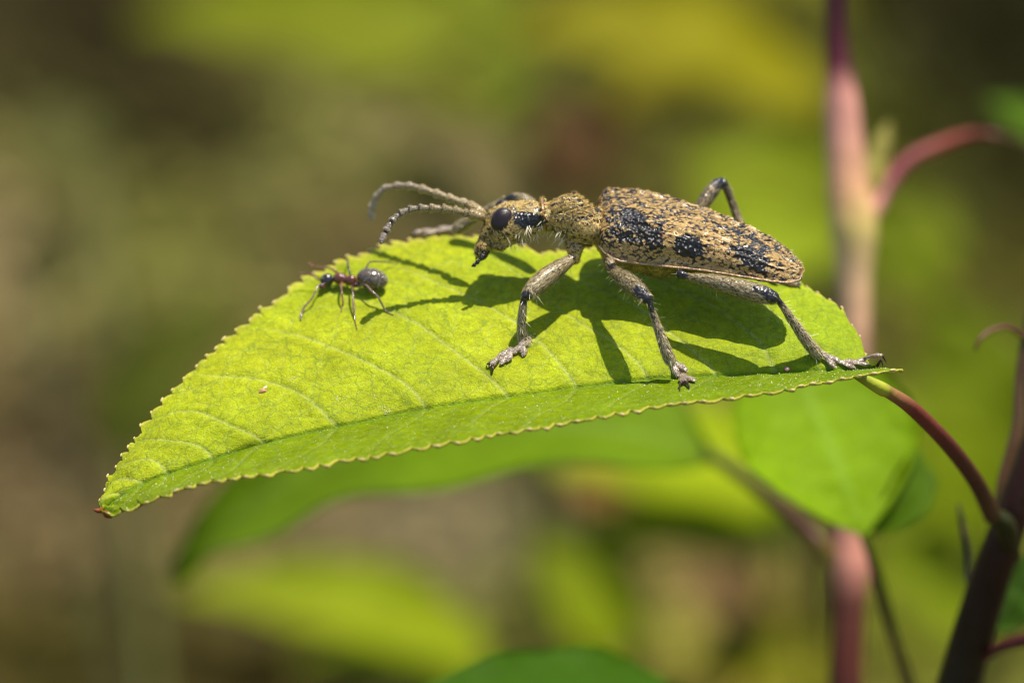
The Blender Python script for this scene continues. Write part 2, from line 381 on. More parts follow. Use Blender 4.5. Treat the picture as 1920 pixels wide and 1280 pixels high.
def fbump(d, w): return np.exp(-(d/w)**2)
def arclen(Pp): return np.concatenate([[0], np.cumsum(np.linalg.norm(np.diff(Pp, axis=0), axis=1))])
VU = [.06, .105, .15, .205, .262, .344, .433, .52, .605, .69, .77, .85, .92]
def saw(s, period, seed):
    ph = s/period+.35*np.sin(s/97+seed)+.30*np.sin(s/47+seed*2)+.12*np.sin(s/19+seed); f = ph % 1
    # rounded scallop rising towards the leaf tip
    return np.where(f < .8, np.sin(f/.8*math.pi*.5)**.8, np.cos((f-.8)/.2*math.pi*.5)), ph
def leaf_surface():
    hf = np.linalg.norm(PT-PF, axis=1)/100
    dF = np.abs(PT[:, 1]-PF[:, 1])/100*1.12
    dN = 1.7*np.sin(math.pi*np.clip(us, 0, 1)**.75)**.8*.95+.02
    sT, phT = saw(-arclen(PT), 27, 1); sN, phN = saw(-arclen(PN), 33, 2)
    sT = sT*(.35+1.3*vnoise(np.stack([us*75, us*0, us*0], 1), 1, 3)); sN = sN*(.4+1.2*vnoise(np.stack([us*65, us*0, us*0], 1), 1, 4))
    rows = []; cols = []; side = []
    vs = np.concatenate([-(1-(1-np.linspace(1, 0, NN, endpoint=False))**1.0), [0], np.linspace(0, 1, NF+1)[1:]])
    V = np.zeros((NU, len(vs), 3)); C = np.zeros((NU, len(vs), 3))
    base_c = np.array([.42, .48, .016]); near_c = np.array([.205, .285, .0005])  # near half darker: the dimmer look of its grazing angle is put into the colour
    for j, v in enumerate(vs):
        a = abs(v)
        if v >= 0:
            ext = a*(1+(sT-.55)*9/100/np.maximum(hf, .3)*sstep(.93, 1, a)*sstep(0, .03, us))
            pp = PF+(PT-PF)*ext[:, None]; y = Yf+dF*(ext**1.12)*.98
            # belly between fold and margin, margin rolls back a little
            y = y-.16*np.sin(a*math.pi)*hf/3+.12*a**6
        else:
            wN = np.linalg.norm(PN-PF, axis=1)/100
            ext = a*(1+(sN-.5)*8.5/100/np.maximum(wN, .25)*sstep(.88, 1, a)*sstep(0, .03, us))
            pp = PF+(PN-PF)*ext[:, None]; y = Yf-dN*ext
        k = 1+y/DIST
        V[:, j, 0] = (pp[:, 0]-960)/100*k; V[:, j, 1] = y; V[:, j, 2] = (640-pp[:, 1])/100*k
    # relief: veins sunk, blade puffed between them
    T = None
    idx = np.arange(NU*len(vs)).reshape(NU, len(vs)); Q = np.stack([idx[:-1, :-1], idx[:-1, 1:], idx[1:, 1:], idx[1:, :-1]], -1).reshape(-1, 4)
    flat = V.reshape(-1, 3); N = vnorm(flat, tris(Q))
    if N[:, 2].mean() < 0: N = -N; Q = Q[:, ::-1]
    U, VV = np.meshgrid(us, vs, indexing='ij'); A = np.abs(VV)
    rel = np.zeros_like(U); vein = np.zeros_like(U)
    Lu = np.interp(us, us, np.gradient(arclen(PF), us))[:, None]/100   # units per u
    for q, u0 in enumerate(VU):
        kk = np.where(VV >= 0, .07+.11*min(u0, .6), .115); pw = np.where(VV >= 0, 1.7, 1.15)
        uc = u0-kk*A**pw+.0035*np.sin(A*9+q*2.1); d = (U-uc)*Lu
        fade = 1-sstep(.72, .97, A)
        wv = .022+.022*(1-A)
        rel -= (.013*fbump(d, .05))*fade
        rel += .012*fbump(np.abs(d)-.16, .10)*fade
        vein = np.maximum(vein, fbump(d, wv)*fade*np.where(VV >= 0, 1, .45))
        # loops joining neighbouring veins near the margin
        if q+1 < len(VU):
            u1 = VU[q+1]-kk*.82; u2 = u0-kk*.75
            t = np.clip((U-u2)/(u1-u2+1e-6), 0, 1); ac = .74+.10*np.sin(t*math.pi)
            m = (U > u2)*(U < u1); vein = np.maximum(vein, .45*m*fbump((A-ac)*2.6, .016))
            rel -= .008*m*fbump((A-ac)*2.6, .05)
            # cross veins
            for r in range(5):
                aa = .12+.13*r+.04*math.sin(q*3+r*5); m = (U > u0-kk*A**pw)*(U < VU[q+1]-kk*A**pw)
                tt = (U-(u0-kk*A**pw))/(VU[q+1]-u0); ac = aa+.05*np.sin(tt*7+q+r)+.03*tt
                rel -= .007*m*fbump((A-ac)*2.6, .04); vein = np.maximum(vein, .30*m*fbump((A-ac)*2.6, .017))
    flat2 = flat
    nz = vnoise(flat, 1.3, 5)-.5+.5*(vnoise(flat, 3.1, 6)-.5)
    mid = fbump(VV*np.where(VV >= 0, hf[:, None], dN[:, None]), .05)
    edge_f = sstep(.93, 1, A)
    rel = rel+nz.reshape(U.shape)*.075*(1-edge_f)*sstep(0, .1, A)-mid*.035
    tipf = 1-sstep(0, .10, U); rel += tipf*.03*np.sin(U*160+VV*6)*(1-mid)
    flat = flat+N*rel.reshape(-1, 1)
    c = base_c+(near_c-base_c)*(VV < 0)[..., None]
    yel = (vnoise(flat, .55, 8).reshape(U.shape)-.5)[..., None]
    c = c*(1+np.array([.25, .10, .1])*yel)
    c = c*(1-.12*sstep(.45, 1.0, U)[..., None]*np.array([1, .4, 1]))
    c = c+(np.array([.50, .54, .18])-c)*(vein*.52)[..., None]
    c = c+(np.array([.12, .26, .012])-c)*(mid*.75)[..., None]
    rim = (sstep(.965, .995, A)*np.where(VV < 0, .95, .7))[..., None]
    c = c+(np.array([.66, .56, .10])-c)*rim
    brown = ((1-sstep(0, .008, U))*sstep(.2, .6, A+.3))[..., None]
    c = c+(np.array([.22, .07, .02])-c)*brown
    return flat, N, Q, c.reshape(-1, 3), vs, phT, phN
LV, LN, LQ, LC, LVS, phT, phN = leaf_surface()
lpx, lpy = pxof(LV)
def on_leaf(px, py, off=0.0):
    i = np.argmin((lpx-px)**2+(lpy-py)**2); return LV[i]+LN[i]*off+(P(px, py, LV[i, 1])-LV[i])*np.array([1, 0, 1])*.999
shoot = thing('cherry_shoot', P(1800, 1290, 3.0), 'dark maroon shoot at the right edge bearing the bright serrated leaf with both insects', 'plant')
def build_main_leaf():
    n0 = len(LV); m = len(LVS); i = np.arange(n0).reshape(NU, m)
    lo = np.concatenate([i[:, 0], i[-1, 1:], i[::-1, -1][1:], i[0, ::-1][1:]]); r = np.stack([lo[:-1], lo[:-1]+n0, lo[1:]+n0, lo[1:]], -1)
    B = LV-LN*.045
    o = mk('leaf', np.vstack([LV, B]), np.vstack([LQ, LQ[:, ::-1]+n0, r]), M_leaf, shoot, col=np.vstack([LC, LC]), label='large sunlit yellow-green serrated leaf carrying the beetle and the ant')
    # gland tips of the teeth
    proto = None
    for (ph, jj, sd) in ((phT, m-1, 1), (phN, 0, -1)):
        f = ph % 1; k = np.where(np.diff(np.floor(ph-.80)) != 0)[0]
        for q, ii in enumerate(k):
            if ii < 8 or ii > NU-6: continue
            p = LV[i[ii, jj]]; t = LV[i[ii-6, jj]]-LV[i[ii+6 if ii+6 < NU else ii, jj]]; t /= np.linalg.norm(t)
            inn = LV[i[ii, jj-4*sd]]-p; inn /= np.linalg.norm(inn)
            if proto is None:
                Vv, Ff = ellipsoid((0, 0, 0), np.array([.055, .026, .026]), nu=10, nv=7)
                proto = mk('leaf_tooth', Vv, Ff, M_gland, o, view=False, origin=(0, 0, 0)); g = proto
            else:
                g = proto.copy(); sc.collection.objects.link(g); g.parent = o
            s = random.uniform(.7, 1.35)*(.85 if sd < 0 else .75)
            w = toworld(p+inn*.012+LN[i[ii, jj]]*.004); tw = toworld(t)
            g.location = w-ORG[o.name]; g.rotation_euler = Vector(tw).to_track_quat('X', 'Z').to_euler(); g.scale = (s*random.uniform(.8, 1.3), s, s)
    # withered tip
    V, F = join(tube([on_leaf(192, 955), P(184, 957, -1.9), P(176, 955, -1.92)], [.05, .045, .015], 8), tube([on_leaf(197, 960), P(200, 966, -1.9), P(209, 970, -1.9)], [.04, .05, .015], 8))
    mk('withered_tip', V, F, M_stem, o, col=np.tile([.20, .05, .015], (len(V), 1)))
    # scar and paler spots
    for (a, b, s, cc) in ((494, 733, .07, (.45, .25, .12)), (497, 727, .03, (.6, .55, .4))):
        p = on_leaf(a, b, .006); V, F = ellipsoid(p, np.array([s, s*.5, s*.8]), nu=12, nv=8); V += (vnoise(V, 18, 3)[:, None]-.5)*.05
        mk('leaf_scar', V, F, M_stem, o, col=np.tile(cc, (len(V), 1)))
    return o
main_leaf = build_main_leaf()
petc = [(.24, .30, .02), (.36, .38, .03), (.26, .14, .04), (.17, .035, .022), (.09, .018, .014), (.06, .014, .010), (.06, .03, .012)]
stem([P(1600, 700, -.9), P(1650, 727, -.5), P(1668, 736, -.3), P(1710, 765, 0), P(1775, 830, 1.2), P(1828, 900, 2.8), P(1860, 965, 4.4)],
     [.07, .13, .12, .14, .15, .16, .19], petc, shoot, 'leaf_stalk', sub=8)
stem([P(1785, 1330, 7), P(1812, 1230, 6.6), P(1848, 1110, 6), P(1885, 1000, 5.4), P(1925, 880, 5.0), P(1990, 700, 4.6)],
     [.46, .44, .42, .38, .32, .26], [(.018, .016, .004), (.02, .012, .004), (.022, .009, .005), (.03, .010, .006), (.035, .012, .007), (.04, .015, .008)], shoot, 'main_stem', n=24)
stem([P(1862, 965, 4.5), P(1885, 985, 4.8), P(1892, 1040, 5.6)], [.17, .22, .25], [(.03, .035, .005), (.02, .02, .004), (.02, .012, .004)], shoot, 'bud_node')
stem([P(1880, 975, 5.4), P(1885, 900, 5.5), P(1908, 800, 5.6), P(1912, 700, 5.8), P(1935, 560, 6)], [.22, .17, .14, .10, .08], [(.06, .025, .012), (.09, .04, .02), (.08, .045, .02), (.07, .04, .02), (.06, .03, .02)], shoot, 'side_twig')
stem([P(1829, 655, 5), P(1838, 635, 5), P(1862, 618, 5.2), P(1893, 615, 5.4), P(1925, 632, 5.8), P(1940, 600, 6)], [.03, .045, .055, .06, .06, .06], (.13, .06, .025), shoot, 'curled_tendril')
stem([P(1797, 945, 7), P(1805, 985, 7), P(1815, 1040, 7), P(1814, 1085, 6.8), P(1835, 1140, 6.2)], [.03, .07, .08, .06, .05], (.07, .05, .02), shoot, 'bud_scale')
stem([P(1835, 1240, 6.4), P(1870, 1215, 6), P(1935, 1195, 5.6)], [.08, .12, .15], (.06, .015, .012), shoot, 'side_twig')
blade(P(1868, 1180, 8), P(1925, 1040, 8.4), 1.1, (.6, -1, .3), M_bgleaf, shoot, (.05, .11, .008), arch=.05, label='small green leaf showing behind the dark maroon stem')

# ------------------------------------------------------------------ the pink-stemmed shoot behind
pink = thing('pink_stemmed_shoot', P(1585, 1400, 16), 'upright pink and maroon stem rising behind the beetle with a red side branch', 'plant')
D = 16
stem([P(1588, 1400, D), P(1588, 1230, D), P(1592, 1130, D), P(1594, 1050, D), P(1596, 960, D), P(1598, 800, D), P(1602, 640, D), P(1600, 520, D), P(1600, 430, D), P(1590, 350, D), P(1583, 260, D), P(1577, 185, D), P(1570, 120, D), P(1565, 0, D), P(1562, -120, D)],
     [.42, .40, .42, .48, .40, .38, .38, .42, .56, .50, .44, .40, .30, .22, .2],
     [(.09, .02, .015), (.10, .025, .016), (.13, .04, .025), (.60, .25, .18), (.56, .25, .18), (.42, .22, .13), (.52, .29, .18), (.66, .42, .22), (.55, .42, .13), (.62, .33, .17), (.62, .30, .21), (.58, .26, .20), (.08, .014, .022), (.045, .008, .014), (.04, .007, .01)], pink, n=20)
stem([P(1608, 425, D), P(1637, 395, D+.3), P(1662, 350, D+.7), P(1705, 300, D+1), P(1765, 272, D+1.2), P(1820, 255, D+1.2), P(1880, 258, D+1), P(1960, 290, D+4)], [.22, .2, .19, .17, .16, .14, .10, .08],
     [(.5, .33, .15), (.4, .16, .13), (.24, .05, .07), (.22, .04, .045), (.24, .045, .03), (.22, .045, .03), (.06, .03, .01), (.03, .03, .008)], pink, 'side_branch')
blade(P(1614, 400, D+.5), P(1668, 225, D+1), .7, (-.2, -1, .3), M_bgleaf, pink, (.42, .38, .10), name='stipule', arch=.05, nu=16, nv=4)
blade(P(1622, 1003, 10), P(1420, 560, 13), 4.3, (.12, -.8, .6), M_bgleaf, pink, (.22, .36, .004), arch=.06, fold=.10, wave=.006, wp=1.25, label='bright green leaf hanging below the big one', twist=.0)
blade(P(1632, 998, 10.6), P(1706, 830, 12.5), 1.2, (.5, -.8, .1), M_bgleaf, pink, (.07, .14, .001), arch=.22, fold=.5, label='folded darker green lobe beside the hanging leaf')
stem([P(1560, 1050, D), P(1530, 1010, D), P(1455, 940, D+1), P(1380, 885, D+2), P(1325, 850, D+3)], [.24, .21, .19, .17, .14], [(.2, .18, .02), (.07, .025, .012), (.05, .022, .010), (.05, .04, .01), (.06, .08, .01)], pink, 'leaf_stalk')
stem([P(1618, 990, 10.2), P(1640, 1060, 11), P(1672, 1180, 12), P(1720, 1330, 13)], [.14, .13, .13, .15], [(.3, .32, .03), (.06, .045, .012), (.05, .04, .012), (.05, .03, .012)], pink, 'leaf_stalk')
blade(P(1335, 852, D+3), P(325, 1085, 24), 6.6, (-.1, -.6, .8), M_bgleaf, pink, (.13, .22, .003), arch=.19, fold=.3, label='long drooping dark green leaf under the insects', twist=.3, teeth=0)

low = thing('low_leafy_sprig', P(1010, 1420, 9), 'sprig at the bottom edge holding one dark green leaf', 'plant')
blade(P(1330, 1330, 12), P(720, 1330, 9), 3.4, (0, -.75, .7), M_bgleaf, low, (.05, .13, .002), arch=.07, fold=-.2, label='dark green leaf with a rounded back')
stem([P(1395, 1345, 12), P(1480, 1420, 14), P(1500, 1600, 16)], [.12, .13, .15], (.1, .05, .02), low)

# ------------------------------------------------------------------ plants further back, out of focus
def plant(label, cat, leaves, name='background_herb', group=None):
    b0 = P(*leaves[0][0]); k = (toworld(b0)[2]-GZ)
    foot_w = toworld(b0)+np.array([random.uniform(-8, 8), random.uniform(-5, 20), -k-1])
    foot = foot_w @ R3
    t = thing(name, foot, label, cat, group)
    mid = foot*.5+b0*.5+np.array([2, 3, 4])
    stem([foot, mid, b0], [.5, .4, .3], (.12, .09, .03), t, sub=8, n=8)
    for (b, tp, w, up, c) in leaves:
        w = w*1.75
        if b is not leaves[0][0]: stem([mid, (mid+P(*b))*.5+[0, 0, 3], P(*b)], [.5, .4, .3], (.12, .13, .03), t, 'twig', sub=6, n=8)
        blade(P(*b), P(*tp), w, up, M_bgleaf, t, c, arch=.1, fold=.2, nu=24, nv=4, teeth=0, vein=False)
    return t
U = (0, -.75, .8)
plant('far blurred green leaf poking in at the upper right edge', 'plant', [((2010, 290, 45), (1845, 190, 45), 1.0, U, (.10, .20, .006))])
YG = (.3, .34, .010); OY = (.27, .25, .006); G = (.20, .30, .012)
plant('far blurred plant with long yellow-green leaves across the top left', 'plant', [((1010, 160, 180), (240, 50, 190), 7.5, U, (.19, .22, .008)), ((980, 20, 200), (420, -60, 200), 8, U, (.2, .25, .012)), ((1000, 130, 170), (780, 235, 170), 4.5, U, (.15, .19, .012))])
plant('far blurred plant with golden yellow leaves above the beetle', 'plant', [((1560, 200, 200), (960, 60, 190), 8.5, U, OY), ((1500, 100, 210), (1130, 230, 200), 7, U, (.24, .21, .006)), ((1620, 60, 210), (1420, -60, 200), 7, U, (.2, .2, .008))])
plant('far blurred plant with lime leaves right behind the wing cases', 'plant', [((1540, 520, 130), (1290, 290, 130), 8, U, (.22, .27, .008)), ((1520, 420, 130), (1390, 560, 120), 5, U, (.25, .32, .01)), ((1640, 540, 140), (1790, 390, 140), 5.5, U, (.20, .25, .012))])
plant('far blurred plant with bright lime leaves below the big leaf', 'plant', [((1520, 920, 120), (1030, 870, 115), 5.2, U, (.33, .42, .006)), ((1490, 1000, 120), (1080, 1010, 120), 3.6, U, (.34, .38, .006)), ((1480, 1000, 95), (1560, 860, 90), 3, U, (.2, .30, .012))])
plant('far blurred plant with yellow-green leaves along the bottom', 'plant', [((920, 1230, 110), (330, 1110, 105), 3.6, U, (.26, .32, .006)), ((900, 1300, 112), (540, 1240, 110), 2.6, U, (.22, .27, .008))])
plant('far blurred plant with olive leaves at the right edge', 'plant', [((1890, 1000, 110), (1730, 690, 110), 5.5, U, (.19, .25, .004)), ((1850, 1200, 110), (1640, 1060, 105), 5.5, U, (.19, .25, .004)), ((1900, 620, 120), (1760, 760, 120), 5, U, (.15, .20, .004))])
plant('far blurred plant with small yellow-green leaves left of the wing cases', 'plant', [((1010, 250, 170), (700, 160, 165), 4.6, U, (.14, .15, .012)), ((900, 420, 175), (640, 330, 170), 4.0, U, (.10, .11, .012))])
plant('far blurred plant with lime leaves under the middle of the big leaf', 'plant', [((1180, 1220, 115), (1000, 1010, 115), 3.6, U, (.22, .28, .006)), ((1600, 1280, 120), (1290, 1240, 120), 3.6, U, (.18, .18, .004))])
plant('far blurred plant with a brown-red dead leaf behind the head', 'plant', [((1130, 340, 150), (1010, 190, 150), 4.4, U, (.11, .06, .02)), ((1100, 350, 150), (960, 320, 150), 3, U, (.12, .07, .02))])
plant('far blurred plant with tan withered leaves near the pink stem', 'plant', [((1400, 1160, 150), (1270, 980, 150), 3.6, U, (.24, .15, .06)), ((1150, 950, 120), (1070, 860, 120), 2.4, U, (.32, .17, .05)), ((1330, 1210, 150), (1500, 1290, 150), 5, U, (.26, .2, .02))])
plant('far blurred plant with dull olive leaves at the left', 'plant', [((200, 860, 110), (450, 560, 110), 3.2, U, (.12, .14, .015)), ((180, 330, 160), (60, 200, 160), 4.5, U, (.12, .12, .03)), ((60, 560, 170), (170, 420, 170), 3.5, U, (.14, .13, .04))])

# ------------------------------------------------------------------ the beetle
ROLL = math.radians(35); WD = np.array([0, math.cos(ROLL), math.sin(ROLL)]); ND = np.array([0, -math.sin(ROLL), math.cos(ROLL)])
def cY(px): return np.interp(px, [880, 930, 1070, 1120, 1300, 1500], [.1, .1, -.05, -.15, -.45, -.9])
def loft(secs, n=36, sub=5, sup=1.0):
    """secs: (px, top, bottom, W/H ratio)"""
    s = catmull(np.array(secs, float), sub); V = []; F = []
    for (x, t, b, r) in s:
        e = max((b-t)/200, .004); H = e/math.sqrt((r*math.sin(ROLL))**2+math.cos(ROLL)**2); W = H*r; c = P(x, (t+b)/2, cY(x))
        for k in range(n):
            a = 2*math.pi*k/n; ca, sa = math.cos(a), math.sin(a)
            V.append(c+WD*W*np.sign(ca)*abs(ca)**sup+ND*H*np.sign(sa)*abs(sa)**sup)
    m = len(s)
    for i in range(m-1):
        for k in range(n): F.append((i*n+k, i*n+(k+1) % n, (i+1)*n+(k+1) % n, (i+1)*n+k))
    F.append(tuple(range(n))[::-1]); F.append(tuple((m-1)*n+k for k in range(n)))
    return np.array(V), F
beetle = thing('beetle', on_leaf(1200, 600), 'large tan and black mottled longhorn beetle standing on the sunlit leaf', 'beetle')
def B(px, py, d): return P(px, py, cY(px)+d)
head = loft([(1030, 384, 430, 1.05), (1015, 381, 434, 1.05), (1000, 378, 441, 1.08), (982, 377, 449, 1.12), (965, 378, 456, 1.12), (950, 379, 464, 1.05), (936, 384, 468, 1.0), (924, 391, 467, .95), (914, 400, 466, .9), (906, 420, 472, .8), (899, 443, 478, .75), (893, 458, 480, .6), (890, 468, 477, .4)])
prono = loft([(1012, 378, 430, 1.1), (1013, 371, 433, 1.1), (1019, 370, 436, 1.1), (1023, 376, 436, 1.1), (1030, 379, 437, 1.1), (1043, 375, 444, 1.12), (1058, 368, 453, 1.15), (1074, 365, 461, 1.2), (1090, 370, 465, 1.15), (1103, 380, 463, 1.1), (1112, 386, 459, 1.1), (1119, 387, 458, 1.1), (1126, 389, 460, 1.1)])
abdo = loft([(1112, 400, 452, .9), (1122, 400, 466, .8), (1135, 402, 486, .8), (1160, 405, 498, .8), (1190, 412, 508, .8), (1225, 424, 519, .8), (1250, 432, 521, .8), (1268, 438, 514, .8), (1290, 442, 513, .8), (1330, 450, 515, .8), (1380, 462, 517, .8), (1430, 478, 520, .8), (1480, 500, 519, .8)])
abdo = (abdo[0]+np.array([0, .22, 0]), abdo[1])
parts = [head, prono, abdo]
# spines of the pronotum, cheeks, mouth, scutellum, leg sockets
parts += [tube([B(1082, 400, .3), B(1077, 372, .62), B(1075.5, 361, .72)], [.09, .05, .02], 10), tube([B(1083, 420, -.1), B(1086, 424, -.38), B(1088, 428, -.50)], [.2, .10, .03], 12)]
parts += [ellipsoid(B(1060, 385, .05), np.array([.16, .12, .10])), ellipsoid(B(1092, 390, .05), np.array([.12, .12, .09]))]
parts += [ellipsoid(B(938, 462, -.18), np.array([.11, .12, .09])), ellipsoid(B(925, 462, -.12), np.array([.10, .12, .06])), tube([B(915, 452, -.12), B(901, 466, -.15), B(893, 477, -.12)], [.12, .11, .04], 10), ellipsoid(B(912, 412, -.2), np.array([.07, .07, .06]))]
parts += [ellipsoid(B(1122, 392, .02), np.array([.09, .10, .05])), ellipsoid(B(1145, 490, -.30), np.array([.14, .14, .12])), ellipsoid(B(1276, 512, -.30), np.array([.12, .13, .10]))]
parts += [tube([B(1076, 450, -.18), B(1077, 468, -.24), B(1078, 487, -.26)], [.17, .15, .085], 14)]
BV, BF = remesh(*join(*parts), .018, 3)
bx, by = pxof(BV); NB = vnorm(BV, tris(BF))
# furrows: pronotum wrinkles, head/cheek lines, belly sutures
disp = np.zeros(len(BV))
pr = sstep(1020, 1035, bx)*(1-sstep(1108, 1120, bx))
disp += pr*.022*np.sin((by-360+.35*(bx-1060)+5*vnoise(BV, 6, 2))*.75)*sstep(0.0, .5, NB[:, 2])
disp += .018*(vnoise(BV, 9, 1)-.5)*(1-sstep(1122, 1132, bx))+.010*(vnoise(BV, 22, 12)-.5)
def groove(pts, w, dpt):
    q = catmull(np.array(pts, float), 12); d = np.min(np.hypot(bx[:, None]-q[None, :, 0], by[:, None]-q[None, :, 1]), 1)
    return -dpt*np.exp(-(d/w)**2)*(NB[:, 1] < .35)
disp += groove([(916, 432), (914, 442), (920, 450), (926, 456)], 1.6, .05)+groove([(903, 443), (906, 452), (915, 456), (917, 464)], 1.6, .045)+groove([(893, 470), (900, 472), (912, 469), (918, 466)], 1.5, .04)
disp += groove([(1027, 376), (1032, 405), (1030, 436)], 3, .03)+groove([(1115, 388), (1118, 420), (1112, 458)], 2, .04)+groove([(1118, 440), (1108, 455), (1098, 464)], 1.8, .05)+groove([(1030, 432), (1045, 443), (1056, 452)], 1.5, .03)
for xx in (1172, 1206, 1238, 1262, 1300, 1345, 1395): disp += groove([(xx, 480), (xx+5, 500), (xx+3, 524)], 1.6, .035)
BV = BV+NB*disp[:, None]; BV, BF = BV, BF
NB = vnorm(BV, tris(BF)); bx, by = pxof(BV)
TAN = np.array([.33, .23, .085]); BLK = np.array([.008, .006, .005]); ORG_ = np.array([.44, .19, .05])
nz = vnoise(BV, 14, 4); cb = BLK+(TAN*.42-BLK)*sstep(.45, .75, nz)[:, None]
belly = (sstep(1128, 1145, bx))[:, None]; cb = cb*(1-belly)+belly*(np.array([.20, .17, .05])*(.5+.8*nz[:, None]))
collar = np.exp(-((bx-(1015+.10*(by-370)))/2.6)**2)*(by > 366)*(NB[:, 1] < .6); cb = cb+(np.array([.38, .20, .05])-cb)*(collar*.9)[:, None]
def temple(x, y): return sstep(1.12, .80, np.sqrt(((x-990)/36)**2+((y-(412+(x-990)*.06))/15.5)**2))
tm = temple(bx, by)*(NB[:, 1] < -.1); cb = cb+(BLK*.7-cb)*(tm[:, None])
body = mk('body', BV, BF, M_cut2, beetle, col=cb, label='golden haired head, thorax and belly in one piece')
def hcol(base=(.50, .37, .155), var=.35):
    def f(p, n):
        r = rng.random((len(p), 1)); return np.array(base)*(1-var+2*var*r)*(1+.15*rng.normal(0, 1, (len(p), 3))*np.array([.3, .2, .4]))
    return f
def body_dir(p, n):
    x, y = pxof(p); ang = 2*math.pi*(vnoise(p, 2.2, 9)-.5)*1.1
    d = np.zeros((len(p), 3)); d[:, 0] = np.cos(ang); d[:, 2] = np.sin(ang)-.1
    hd = sstep(1010, 1000, x)[:, None]; d = d*(1-hd*.5)+hd*.5*np.array([.9, 0, -.3]); return d
def body_keep(p, n):
    x, y = pxof(p); cov = .55-.53*temple(x, y)-.22*sstep(1128, 1140, x)-.55*np.exp(-((x-1015-.1*(y-370))/2.5)**2)
    m = 1-mott(p)
    return (m < cov)*(n[:, 1] < .75)*(cov > rng.random(len(p))*.5)*~((x > 1135)*(y < 470))
v, f, c = hairs(BV, BF, 85000, body_dir, body_keep, L=.075, W=.0085, lift=.18, col=hcol((.58, .405, .125), .5))
mk('hair', v, f, M_hair, body, col=c, kind='stuff', smooth=False)
# pale beard under the head and along the throat
def beard_keep(p, n):
    x, y = pxof(p); return (x > 950)*(x < 1062)*(y > np.interp(x, [950, 985, 1020, 1062], [440, 424, 412, 432]))*(n[:, 1] < .5)
v, f, c = hairs(BV, BF, 2600, lambda p, n: np.tile([-.1, -.1, -.7], (len(p), 1)), beard_keep, L=.17, W=.008, lift=.75, col=hcol((.75, .72, .55), .15), jit=.35)
mk('bristle', v, f, M_hair, body, col=c, kind='stuff', smooth=False)

# eyes
for (c, ax, nm) in ((B(942, 413.5, -.34), (.205, .14, .252), None), (B(944, 391, .30), (.17, .12, .17), None)):
    th = math.radians(24); R = np.array([[math.cos(th), 0, math.sin(th)], [0, 1, 0], [-math.sin(th), 0, math.cos(th)]])
    V, F = ellipsoid(c, np.array(ax), R, nu=40, nv=24)
    ex, ey = pxof(V); V = V+np.array([1, 0, 0])*(.06*np.clip((c[2]-V[:, 2])/.2, -1, 1)*-1*(V[:, 0] > c[0]))[:, None]*.0
    mk('eye', V, F, M_eye, beetle)
# rim of the near eye socket
q = [B(942+21.5*math.cos(a)*1.0-4.5*math.sin(a), 413+22.5*math.sin(a)+3*math.cos(a), -.36+.03) for a in np.linspace(0, 2*math.pi, 24)]
V, F = tube(q, [.022]*24, 6, sub=1); mk('eye_rim', V, F, M_cut2, beetle, col=np.tile([.20, .14, .05], (len(V), 1)))

# palps
for pts, r in (([(908, 474, -.2), (903, 483, -.24), (899, 487, -.25), (894, 492, -.26), (892, 493, -.26), (889, 497, -.27), (885, 499, -.27)], [.05, .055, .03, .048, .02, .04, .015]),
               ([(915, 472, .0), (908, 482, -.02), (900, 488, -.02)], [.04, .045, .02])):
    V, F = tube([B(*p) for p in pts], r, 10, sub=4); mk('palp', V, F, M_cut2, beetle, col=np.tile(BLK, (len(V), 1)))
V, F = tube([B(905, 474, -.1), B(896, 480, -.1), B(892, 486, -.08)], [.06, .045, .012], 10); mk('mandible', V, F, M_cut2, beetle, col=np.tile([.05, .03, .015], (len(V), 1)))

# antennae
def antenna(js, Y0, Y1, grey, tipc):
    n = len(js); ants = None; tot = np.linspace(0, 1, n); segs = []; cols = []
    pts = [P(x, y, Y0+(Y1-Y0)*t) for (x, y), t in zip(js, tot)]
    out = []
    for i in range(n-1):
        a, b = pts[i], pts[i+1]; ln = np.linalg.norm(b-a)
        if i == 0: rr = [.03, .08, .10, .105, .06]
        elif i == 1: rr = [.045, .075, .085, .08, .05]
        else:
            k = .078-.012*i/n; rr = [k*.46, k*.80, k*.88, k*1.2, k*.62]
            if i == n-2: rr = [k*.6, k*.9, k*.95, k*.75, k*.25]
        V, F = tube([a+(b-a)*t for t in (.03, .25, .55, .88, .97)], rr, 12, sub=4)
        t = i/(n-2); c0 = np.array(grey)*(t)+TAN*1.0*(1-t); c0 = c0*(1-sstep(.8, 1, t))+np.array(tipc)*sstep(.8, 1, t)
        s = np.dot(V-a, (b-a)/ln)/ln; cc = c0*(.55+.7*vnoise(V, 26, 5)[:, None]); cc = cc+(BLK*2-cc)*np.clip(sstep(.16, .03, s)+.9*sstep(.90, .98, s), 0, 1)[:, None]
        out.append((V, F, cc, i))
    root = mk('antenna', out[0][0], out[0][1], M_cut2, beetle, col=out[0][2])
    for V, F, cc, i in out:
        if i: mk('antenna_segment', V, F, M_cut2, root, col=cc)
        d = pts[i+1]-pts[i]
        v, f, c = hairs(V, F, 420 if i < 5 else 160, lambda p, n: np.tile(d/np.linalg.norm(d), (len(p), 1)), None, L=.035, W=.008, lift=.2, col=hcol((.42, .34, .19) if i < 5 else (.32, .28, .22), .3), jit=.25)
        HA.append((v, f, c))
    return root
HA = []
def flush_hair(parent, nm='hair'):
    Vs = []; Fs = []; Cs = []; n = 0
    for v, f, c in HA: Vs.append(v); Fs.append(f+n); Cs.append(c); n += len(v)
    mk(nm, np.vstack(Vs), np.vstack(Fs), M_hair, parent, col=np.vstack(Cs), kind='stuff', smooth=False); HA.clear()
r = antenna([(912, 409), (878, 400), (870, 398.5), (850, 393.5), (829, 391), (806, 390), (785, 390.5), (766, 393), (749, 401), (734, 416), (723, 434), (714, 457)], -.15, -.45, (.13, .115, .10), (.33, .24, .20))
flush_hair(r)
